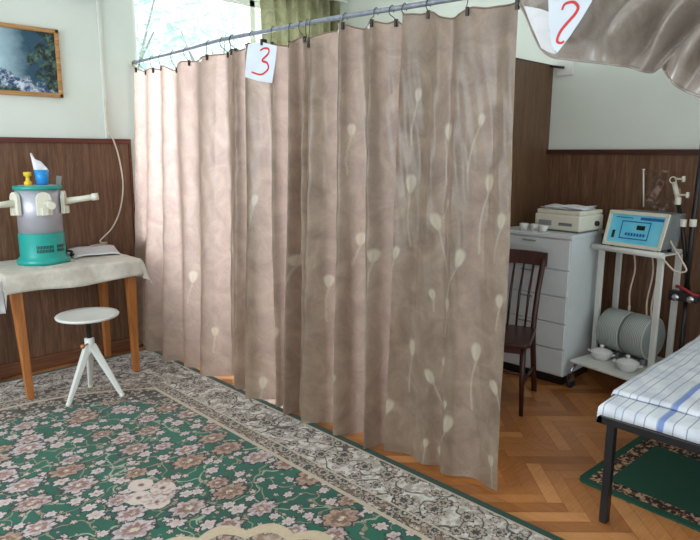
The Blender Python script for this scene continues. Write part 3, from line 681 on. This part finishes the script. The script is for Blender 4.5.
sign('white paper sheet with a red handwritten 2 on the bunched curtain', [(548, -12), (592, -10), (592, 1), (582, 18), (570, 36), (557, 53), (552, 46), (549, 28)], 2.20,
     [(562, 10), (564, 5), (568, 2.6), (574, 2.3), (578, 7), (575, 14), (567, 23), (560, 32), (557, 41), (561, 43), (564, 41)], .0050, (560, -5))

# ------------------------------------------------------------------ green window curtain
mb = MB(); vs = []; nu, nv = 160, 40
gy = YW - .12
for i in range(nu + 1):
    s = i / nu; xb_ = 3.50 + s * 1.0
    for j in range(nv + 1):
        t_ = j / nv; z = 3.05 - t_ * 2.25
        vs.append((xb_ + .18 * t_ * (1 - s) * .8, gy + (.045 * math.sin(s * 46) + .02 * math.sin(s * 83 + 1)) * (.7 + .3 * math.sin(t_ * 3)), z))
mb.add(vs, [(i * (nv + 1) + j, (i + 1) * (nv + 1) + j, (i + 1) * (nv + 1) + j + 1, i * (nv + 1) + j + 1) for i in range(nu) for j in range(nv)], True)
rt = thing('window_curtain', 'olive green folded curtain hanging at the right side of the window', 'curtain', (4.0, gy, .8))
obj('drape', mb, 'green_curtain', rt, True, fix=False)
obj('heading', MB().box((3.45, gy - .03, 3.05), (4.55, gy + .03, 3.07)), 'winframe', rt, True)

# ------------------------------------------------------------------ drawers
CX0, CX1, CY0, CY1, CZ = 3.93, 4.39, 1.875, 2.42, 1.062
t = thing('chest_of_drawers', 'white chest of drawers against the wooden partition behind the chair', 'chest of drawers', ((CX0 + CX1) / 2, (CY0 + CY1) / 2, 0))
obj('body', MB().box((CX0, CY0, .07), (CX1, CY1, CZ - .025)), 'cabwhite', t, True, .002)
obj('top', MB().box((CX0 - .025, CY0 - .01, CZ - .025), (CX1 + .01, CY1 + .005, CZ)), 'cabwhite', t, True, .003)
obj('plinth', MB().box((CX0 + .03, CY0 + .02, 0), (CX1 - .02, CY1 - .02, .07)), 'black', t, True)
zz = [.085, .30, .51, .70, .86, 1.012]
zz = [.08, .265, .45, .635, .82, 1.03]
for a, b_ in zip(zz, zz[1:]):
    d = obj('drawer', MB().box((CX0 - .018, CY0 + .004, a + .004), (CX0 - .001, CY1 - .004, b_ - .004)), 'cabwhite', t, True, .003)
    ym = (CY0 + CY1) / 2 + .03
    obj('handle', MB().box((CX0 - .03, ym - .05, b_ - .03), (CX0 - .018, ym + .05, b_ - .018)), 'grey', d, True, .003)
# device on the drawers
t = thing('tabletop_device', 'cream boxy medical device with papers lying on it, on the chest of drawers', 'medical device', (4.20, 2.04, CZ), math.radians(-6))
obj('housing', MB().box((-.15, -.18, .012), (.15, .18, .12)), 'offwhite', t, bevel=.012)
obj('lid', MB().box((-.14, -.17, .12), (.15, .17, .150)), 'offwhite', t, bevel=.008)
obj('foot_plate', MB().box((-.13, -.16, 0), (.13, .16, .012)), 'greydark', t)
obj('front_slot', MB().box((-.155, -.12, .045), (-.149, -.02, .065)), 'greydark', t)
obj('front_slot', MB().box((-.155, .04, .04), (-.149, .14, .075)), 'grey', t)
obj('side_knob', MB().lathe([(.01, -.02), (.018, -.018), (.018, 0)], (.05, -.18, .06), 14, 'y'), 'black', t)
for k, (dz, a, dx) in enumerate(((.1275, .1, 0), (.1345, -.12, -.02), (.1415, .05, .015))):
    vs = []
    for j in range(7):
        for i in range(9):
            vs.append((-.12 + dx + .22 * j / 6, -.15 + .29 * i / 8, .004 * math.sin(i * 1.4 + k) + .003 * math.sin(j + k * 2)))
    pl_ = ('rumpled white paper sheet at the bottom of the pile on the cream device', 'rumpled white paper sheet in the middle of the pile on the cream device', 'topmost rumpled white paper sheet on the cream device')[k]
    o = tag(obj('paper_sheet', MB().add(vs, [(j * 9 + i, j * 9 + i + 1, (j + 1) * 9 + i + 1, (j + 1) * 9 + i) for j in range(6) for i in range(8)], True), 'paper', fix=False, solid=.003), pl_, 'paper', 'papers on the cream device')
    o.location = (4.20, 2.04, CZ + dz + .029); o.rotation_euler.z = a
cup = None
for k, (x, y, lab) in enumerate(((3.99, 2.27, 'small white cup on the drawers, the left one of three'), (4.0, 2.19, 'small white cup on the drawers, the middle one of three'), (3.97, 2.11, 'small white cup on the drawers, the right one of three'))):
    if cup is None: o = cup = obj('small_cup', MB().lathe([(.01, 0), (.024, 0), (.034, .045), (.031, .045), (.02, .006), (.01, .006)], (0, 0, 0), 18), 'porcelain')
    else: o = cup.copy(); C.objects.link(o)
    tag(o, lab, 'cup', 'white cups on the drawers'); o.location = (x, y, CZ + .0005)

# ------------------------------------------------------------------ chair
t = thing('wooden_chair', 'dark brown wooden chair with spindle back between curtain and white drawers', 'chair', (3.43, 2.07, 0), math.radians(200))
seat = [(.235, -.19), (.245, 0), (.235, .19), (.2, .215), (-.18, .19), (-.2, .17), (-.2, -.17), (-.18, -.19), (.2, -.215)]
obj('seat', MB().prism(seat, lambda a, b_, z: (a, b_, z), .435, .462), 'chairwood', t, bevel=.008)
obj('seat_rail', MB().prism([(a * .86, b_ * .86) for a, b_ in seat], lambda a, b_, z: (a, b_, z), .39, .436), 'chairwood', t)
for s in (-1, 1):
    obj('leg', MB().tube([(.215, s * .185, 0), (.195, s * .175, .25), (.185, s * .17, .42)], [.013, .018, .02], 10), 'chairwood', t)
    obj('back_post', MB().tube(smooth([(-.25, s * .19, 0), (-.205, s * .178, .25), (-.185, s * .17, .45), (-.235, s * .178, .7), (-.33, s * .19, .90)]), .019, 10), 'chairwood', t)
    obj('stretcher', MB().tube([(.205, s * .18, .19), (-.215, s * .18, .19)], .009, 8), 'chairwood', t)
rp = []
rail = MB()
pts = [(-.318 - .03 * math.cos(k / 8 * PI - PI / 2) , -.215 + .43 * k / 8) for k in range(9)]
vs = []
for x, y in pts:
    for dx, z in ((-.013, .855), (.013, .855), (-.006, .945), (-.034, .945)): vs.append((x + dx, y, z + .006 * math.sin((y + .205) / .41 * PI)))
rail.add(vs, [(i * 4 + k, i * 4 + (k + 1) % 4, (i + 1) * 4 + (k + 1) % 4, (i + 1) * 4 + k) for i in range(8) for k in range(4)] + [(0, 1, 2, 3), (35, 34, 33, 32)])
obj('top_rail', rail, 'chairwood', t, bevel=.005)
for k in range(5):
    y = -.12 + .06 * k
    obj('spindle', MB().tube([(-.18, y * .95, .455), (-.235, y, .68), (-.335, y * 1.05, .87)], [.007, .009, .007], 8), 'chairwood', t)
obj('stretcher', MB().tube([(0, -.18, .19), (0, .18, .19)], .009, 8), 'chairwood', t)

# ------------------------------------------------------------------ trolley
TR = math.radians(-11)
t = thing('equipment_trolley', 'white metal two-shelf trolley on casters beside the chest of drawers', 'trolley', (4.33, 1.585, 0), TR)
TM = Matrix.Translation((4.33, 1.585, 0)) @ Matrix.Rotation(TR, 4, 'Z')
ZL, ZT = .20, .965
obj('lower_shelf', MB().box((-.41, -.33, ZL - .022), (.17, .19, ZL)), 'white', t, bevel=.008)
obj('top_shelf', MB().box((-.15, -.245, ZT - .012), (.14, .235, ZT)), 'white', t, bevel=.004)
fr = obj('front_tube', MB().tube([(-.16, -.26, ZT - .002), (-.16, .252, ZT - .002)], .020, 14), 'white', t)
obj('tube_end', MB().tube([(-.16, .245, ZT - .002), (-.16, .2535, ZT - .002)], .015, 12), 'black', fr)
obj('rear_tube', MB().tube([(.13, -.26, ZT - .002), (.13, .25, ZT - .002)], .014, 12), 'white', t)
for x in (-.1, .11):
    for y in (-.215, .215):
        obj('post', MB().box((x - .012, y - .02, ZL - .01), (x + .012, y + .02, ZT - .01)), 'white', t, bevel=.004)
for x, y in ((-.41, .17), (-.41, -.27), (.12, .2), (.12, -.22)):
    cst = obj('caster_fork', MB().tube([(x + .05, y, ZL - .03), (x, y, .13), (x - .005, y, .09)], .011, 8).box((x - .02, y - .016, .05), (x + .02, y - .012, .1)).box((x - .02, y + .012, .05), (x + .02, y + .016, .1)), 'chrome', t)
    obj('caster_wheel', MB().lathe([(.01, -.011), (.036, -.011), (.038, 0), (.036, .011), (.01, .011)], (x, y, .0385), 20, 'y'), 'rubber', cst)

# control unit on the trolley
n = NT('blue_panel'); n.col(n.ramp(n.noise(n.coord(), 6, 2), [(.3, s2l((104, 212, 246))), (.7, s2l((140, 228, 252)))])); n.b.inputs['Roughness'].default_value = .3; M['bluepanel'] = n.m
M['bluedark'] = plain('dark_blue_print', (34, 106, 176), .4); M['lcd'] = plain('display_dark', (26, 44, 40), .2)
t = thing('control_unit', 'therapy control unit with a light blue front panel standing on the trolley', 'medical device', tuple(TM @ Vector((-.01, -.03, ZT + .0))), TR)
# front plane slightly leaning back
def fp(y, z, d): return Vector((-.15 - d + (z - .01) * .36, y * (1 + z * .16), z * 1.12))
sh = [(-.205, .025), (.205, .025), (.212, .225), (-.212, .225)]
vs = [fp(y, z, 0) for y, z in sh] + [Vector((.06 + z * .3, y * .96, z * 1.12)) for y, z in sh]
obj('housing', MB().add(vs, [(0, 1, 2, 3), (7, 6, 5, 4), (0, 4, 5, 1), (1, 5, 6, 2), (2, 6, 7, 3), (3, 7, 4, 0)]), 'greydark', t, bevel=.006)
def slab(pl_, d0, d1): return MB().prism(pl_, lambda a, b_, d: fp(a, b_, d), d0, d1)
R4 = lambda y0, z0, y1, z1: [(y0, z0), (y1, z0), (y1, z1), (y0, z1)]
bz = MB()
for q in (R4(-.205, .022, .205, .042), R4(-.200, .208, .200, .228), R4(-.205, .03, -.183, .226), R4(.183, .03, .205, .226)): bz.prism(q, lambda a, b_, d: fp(a, b_, d), -.002, .012)
obj('bezel', bz, 'offwhite', t, bevel=.003)
fpnl = obj('front_panel', slab(R4(-.185, .04, .185, .21), .0, .004), 'bluepanel', t)
g_ = MB()
for q in (R4(-.175, .182, -.02, .198), R4(-.10, .068, .10, .074), R4(-.10, .166, .10, .172), R4(-.10, .068, -.094, .172), R4(.094, .068, .10, .172), R4(.03, .187, .15, .192)): g_.prism(q, lambda a, b_, d: fp(a, b_, d), .003, .0055)
obj('printed_frame', g_, 'bluedark', fpnl)
obj('display', slab(R4(-.065, .125, -.01, .150), .003, .006), 'lcd', fpnl)
for k in range(7): obj('button', slab(R4(-.075 + k * .0205, .088, -.063 + k * .0205, .104), .003, .008), 'bluedark', fpnl)
obj('power_switch', slab(R4(.135, .068, .152, .112), .003, .010), 'lcd', fpnl)
for x, y in ((-.11, -.16), (-.11, .16), (.04, -.16), (.04, .16)): obj('foot', MB().lathe([(.012, 0), (.014, .026), (.01, .026)], (x, y, .0), 12), 'rubber', t)
tag(obj('white_cable', MB().tube(smooth([TM @ Vector(q) for q in ((-.04, -.205, ZT + .12), (-.05, -.25, ZT + .06), (-.08, -.33, ZT - .02), (-.06, -.36, ZT - .09), (-.08, -.3, ZT - .1), (-.12, -.24, ZT - .03), (-.15, -.19, ZT + .025))]), .006, 8), 'cord'), 'white looped cable hanging at the right side of the blue control unit', 'cable')
for k, (y, zb, lab) in enumerate(((.03, .56, 'left')  , (-.1, .52, 'middle'), (-.135, .50, 'right'))):
    tag(obj('hose', MB().tube(smooth([TM @ Vector(q) for q in ((.0, y + .01, ZT - .02), (.01, y - .005, ZT - .15), (.0, y + .012, zb + .1), (-.01, y - .0, zb))]), .006, 8).tube([TM @ Vector((-.01, y, zb)), TM @ Vector((-.01, y, zb - .04))], .009, 8), 'cord'), 'thin cream hose hanging under the trolley top, %s one of three' % lab, 'hose', 'hoses under the trolley top')

# drums
for k, (yc, lab) in enumerate(((.066, 'grey ribbed drum on the lower trolley shelf, the left one'), (-.112, 'grey ribbed drum on the lower trolley shelf, the right one'))):
    c = TM @ Vector((-.06, yc, ZL))
    d = thing('ribbed_drum', lab, 'drum', tuple(c), TR, 'grey drums on the trolley')
    obj('coil', MB().lathe([(.05, -.084), (.135, -.084), (.145, -.076), (.145, .076), (.135, .084), (.05, .084)], (0, 0, .185), 44, 'y'), 'ribbed', d)
    obj('stand', MB().box((-.09, -.07, 0), (.09, -.05, .05)).box((-.09, .05, 0), (.09, .07, .05)), 'greydark', d, bevel=.004)
# pots
for k, (px, py, lab) in enumerate(((601, 359, 'white lidded pot on the lower trolley shelf, the left one'), (627, 370, 'white lidded pot on the lower trolley shelf, the right one'))):
    c = onZ(px, py, ZL)
    d = thing('lidded_pot', lab, 'pot', (c.x, c.y, ZL + .0005), 0, 'white pots on the trolley')
    obj('bowl', MB().lathe([(.02, 0), (.045, 0), (.05, .006), (.066, .03), (.070, .052), (.06, .052)], (0, 0, 0), 32), 'porcelain', d)
    ld = obj('lid', MB().lathe([(.074, .050), (.074, .055), (.055, .068), (.02, .078), (.008, .079)], (0, 0, 0), 32), 'porcelain', d)
    obj('knob', MB().lathe([(.006, .077), (.008, .085), (.015, .092), (.013, .102), (.004, .104)], (0, 0, 0), 16), 'brass' if k < 0 else 'porcelain', ld)
    obj('handle', MB().tube(smooth([(-.01, .06, .04), (-.01, .09, .046), (.01, .09, .046), (.01, .06, .04)], 4), .005, 6), 'porcelain', d)
    obj('handle', MB().tube(smooth([(-.01, -.06, .04), (-.01, -.09, .046), (.01, -.09, .046), (.01, -.06, .04)], 4), .005, 6), 'porcelain', d)

# ------------------------------------------------------------------ articulated stand at the far right
SX = 4.36
P = lambda a, b_, X=SX: onX(a, b_, X)
t = thing('arm_stand', 'black stand with jointed arms and white clamps at the right edge by the trolley', 'equipment stand', (SX, P(686, 300).y, 0))
py_ = P(686, 300).y
obj('base', MB().lathe([(.02, 0), (.14, 0), (.14, .02), (.03, .03)], (SX, py_, 0), 28), 'black', t, True)
obj('pole', MB().tube([(SX, py_, .02), (SX, py_, P(686, 292).z)], .014, 12), 'black', t, True)
obj('arm', MB().tube([P(688, 292), P(684, 240), P(678, 200)], .014, 10), 'black', t, True)
obj('arm', MB().tube([P(686, 292, SX - .02), P(691, 240, SX - .02), P(696, 200, SX - .02), P(703, 140, SX - .02)], .015, 10), 'black', t, True)
obj('arm', MB().tube([P(679, 203), P(674, 182)], .016, 10), 'offwhite', t, True)
for a, b_, r_ in ((683, 223, .022), (693, 223, .022), (678, 201, .019)):
    q = P(a, b_, SX - .025); cl = obj('clamp', MB().tube([q + Vector((0, 0, -.024)), q + Vector((0, 0, .024))], r_, 14), 'offwhite', t, True, .004)
for a, b_ in ((684, 195), (680, 179)):
    q = P(a, b_, SX - .03); obj('knob', MB().tube([q + Vector((0, .03, 0)), q + Vector((0, -.015, 0))], .006, 8).lathe([(.006, -.03), (.02, -.028), (.02, -.014), (.006, -.012)], q, 14, 'y'), 'offwhite', t, True)
q = P(673, 180, SX - .02); obj('ring', MB().tube([q + Vector((0, .02 * math.cos(a * PI / 8), .02 * math.sin(a * PI / 8))) for a in range(17)], .004, 6), 'offwhite', t, True)
q = P(684, 296, SX - .03)
obj('joint_block', MB().box((q.x - .03, q.y - .09, q.z - .035), (q.x + .03, q.y + .09, q.z + .03)), 'black', t, True, .01)
for dy in (.04, -.05):
    obj('joint_knob', MB().lathe([(.008, -.05), (.022, -.046), (.024, -.03), (.01, -.028)], Vector((q.x, q.y + dy, q.z - .01)), 16, 'x'), 'chrome', t, True)
obj('strap', MB().tube(smooth([P(676, 286, SX - .05), P(684, 289, SX - .06), P(692, 294, SX - .06), P(699, 296, SX - .05)]), .011, 8), 'redrubber', t, True)
tag(obj('thin_rod', MB().tube([P(643.5, 207, 4.42), P(643.5, 169, 4.42)], .0055, 8).lathe([(.01, 0), (.012, .004), (.006, .008)], P(643.5, 170, 4.42)), 'offwhite'), 'thin white upright rod rising behind the blue control unit', 'rod').location = (0, 0, 0)
mb = MB(); vs = []
for j in range(13):
    for i in range(13):
        a = P(645, 168, 4.42).lerp(P(680, 172, 4.36), i / 12); b_ = P(646, 203, 4.42).lerp(P(684, 235, 4.36), i / 12); q = a.lerp(b_, j / 12); q.x += .01 * math.sin(i * .9 + j * .5); vs.append(q)
mb.add(vs, [(j * 13 + i, j * 13 + i + 1, (j + 1) * 13 + i + 1, (j + 1) * 13 + i) for j in range(12) for i in range(12)], True)
tag(obj('plastic_sheet', mb, 'film', fix=False), 'crinkled transparent plastic sheet hung between the thin rod and the arm stand', 'plastic sheet')

# ------------------------------------------------------------------ bed
n = NT('striped_linen'); tc = n.new('ShaderNodeTexCoord'); sp = n.new('ShaderNodeSeparateXYZ'); n.t.links.new(tc.outputs['Object'], sp.inputs[0])
yy = n.m2('ADD', sp.outputs[1], n.m2('MULTIPLY_ADD', n.noise(n.coord(), 5, 2), .012, .024))
md = n.m2('FLOORED_MODULO', yy, .33)
c = n.mix(n.step(n.noise(n.coord(), 9, 3), .4, .6), s2l((204, 210, 220)), s2l((226, 230, 236)))
def stripe(c, lo, hi, col_, k=1):
    m_ = n.m2('MULTIPLY', n.m2('MULTIPLY', n.step(md, lo - .0015, lo + .0015), n.step(md, hi + .0015, hi - .0015)), k); return n.mix(m_, c, s2l(col_))
for lo, hi, cc, k in ((.000, .004, (88, 90, 140), .6), (.05, .054, (70, 82, 130), .7), (.10, .104, (84, 70, 120), .7), (.138, .162, (100, 132, 200), .85), (.163, .166, (60, 70, 130), .6), (.21, .214, (90, 80, 130), .7), (.25, .255, (90, 104, 150), .6), (.30, .305, (80, 100, 160), .6)): c = stripe(c, lo, hi, cc, k)
n.col(c); n.b.inputs['Roughness'].default_value = .8; n.bump(n.noise(n.coord(), 300, 2), .2, .001); M['linen'] = n.m
BX0, BX1, BY0, BY1, BZ = 2.53, 4.38, .10, 1.045, .50
t = thing('bed', 'low bed with black metal frame at the right edge of the room', 'bed', ((BX0 + BX1) / 2, (BY0 + BY1) / 2, 0))
fb = MB().box((BX0, BY0, BZ - .045), (BX0 + .03, BY1, BZ - .008)).box((BX1 - .03, BY0, BZ - .045), (BX1, BY1, BZ - .008)).box((BX0, BY0, BZ - .045), (BX1, BY0 + .03, BZ - .008)).box((BX0, BY1 - .03, BZ - .045), (BX1, BY1, BZ - .008))
for k in range(5): fb.box((BX0 + .3 + k * .32, BY0 + .02, BZ - .035), (BX0 + .33 + k * .32, BY1 - .02, BZ - .02))
obj('frame', fb, 'black', t, True, .004)
for x, y in ((BX0 + .0195, BY1 - .065), (BX1 - .03, BY1 - .09), (BX0 + .02, BY0 + .05), (BX1 - .03, BY0 + .05)):
    obj('leg', MB().box((x - .019, y - .017, .003), (x + .019, y + .017, BZ - .02)), 'black', t, True, .003)
obj('mattress', MB().box((BX0 + .012, BY0 + .012, BZ - .008), (BX1 - .02, BY1 - .03, BZ + .035)), 'redrubber', t, True, .012)
def sheet(x0, x1, y0, y1, z, drop_foot, drop_side, zoff, wr, name, lab, cat, nx=90, ny=60, head=0, edge=(0, 0)):
    vs = []
    for j in range(ny + 1):
        for i in range(nx + 1):
            x = x0 - drop_foot + (x1 - x0 + drop_foot) * i / nx; y = y0 + (y1 + drop_side - y0) * j / ny
            of = max(0, x0 - x); os_ = max(0, y - y1); Z = z + wr * (math.sin(x * 9 + y * 5) * math.sin(y * 14 - x * 4) + .6 * math.sin(x * 23 + y * 11)) + head * max(0, (x - 3.75)) ** 1.0
            X = x; Y = y
            if of > 0: X = x0 - .004 - .008 * math.sin(min(1, of / .02) * PI / 2) - .0 * of; Z -= of
            if os_ > 0: Y = y1 + .004 + .008 * math.sin(min(1, os_ / .02) * PI / 2); Z -= os_ * (.85 + .15 * math.sin(x * 13))
            vs.append((X, Y, Z + zoff))
    o = obj(name, MB().add(vs, [(j * (nx + 1) + i, j * (nx + 1) + i + 1, (j + 1) * (nx + 1) + i + 1, (j + 1) * (nx + 1) + i) for j in range(ny) for i in range(nx)], True), 'linen', fix=False, solid=.003)
    return tag(o, lab, cat)
sheet(BX0 + .005, BX1 - .02, BY0, BY1 - .02, BZ + .04, .045, .045, .004, .0012, 'striped_sheet', 'white sheet with blue stripes tucked around the bed mattress', 'bed sheet')
sheet(2.68, BX1 - .03, BY0 + .01, BY1 - .015, BZ + .06, .014, .02, .004, .003, 'striped_blanket', 'white and blue striped cover laid on top of the bed sheet', 'blanket', head=.09)
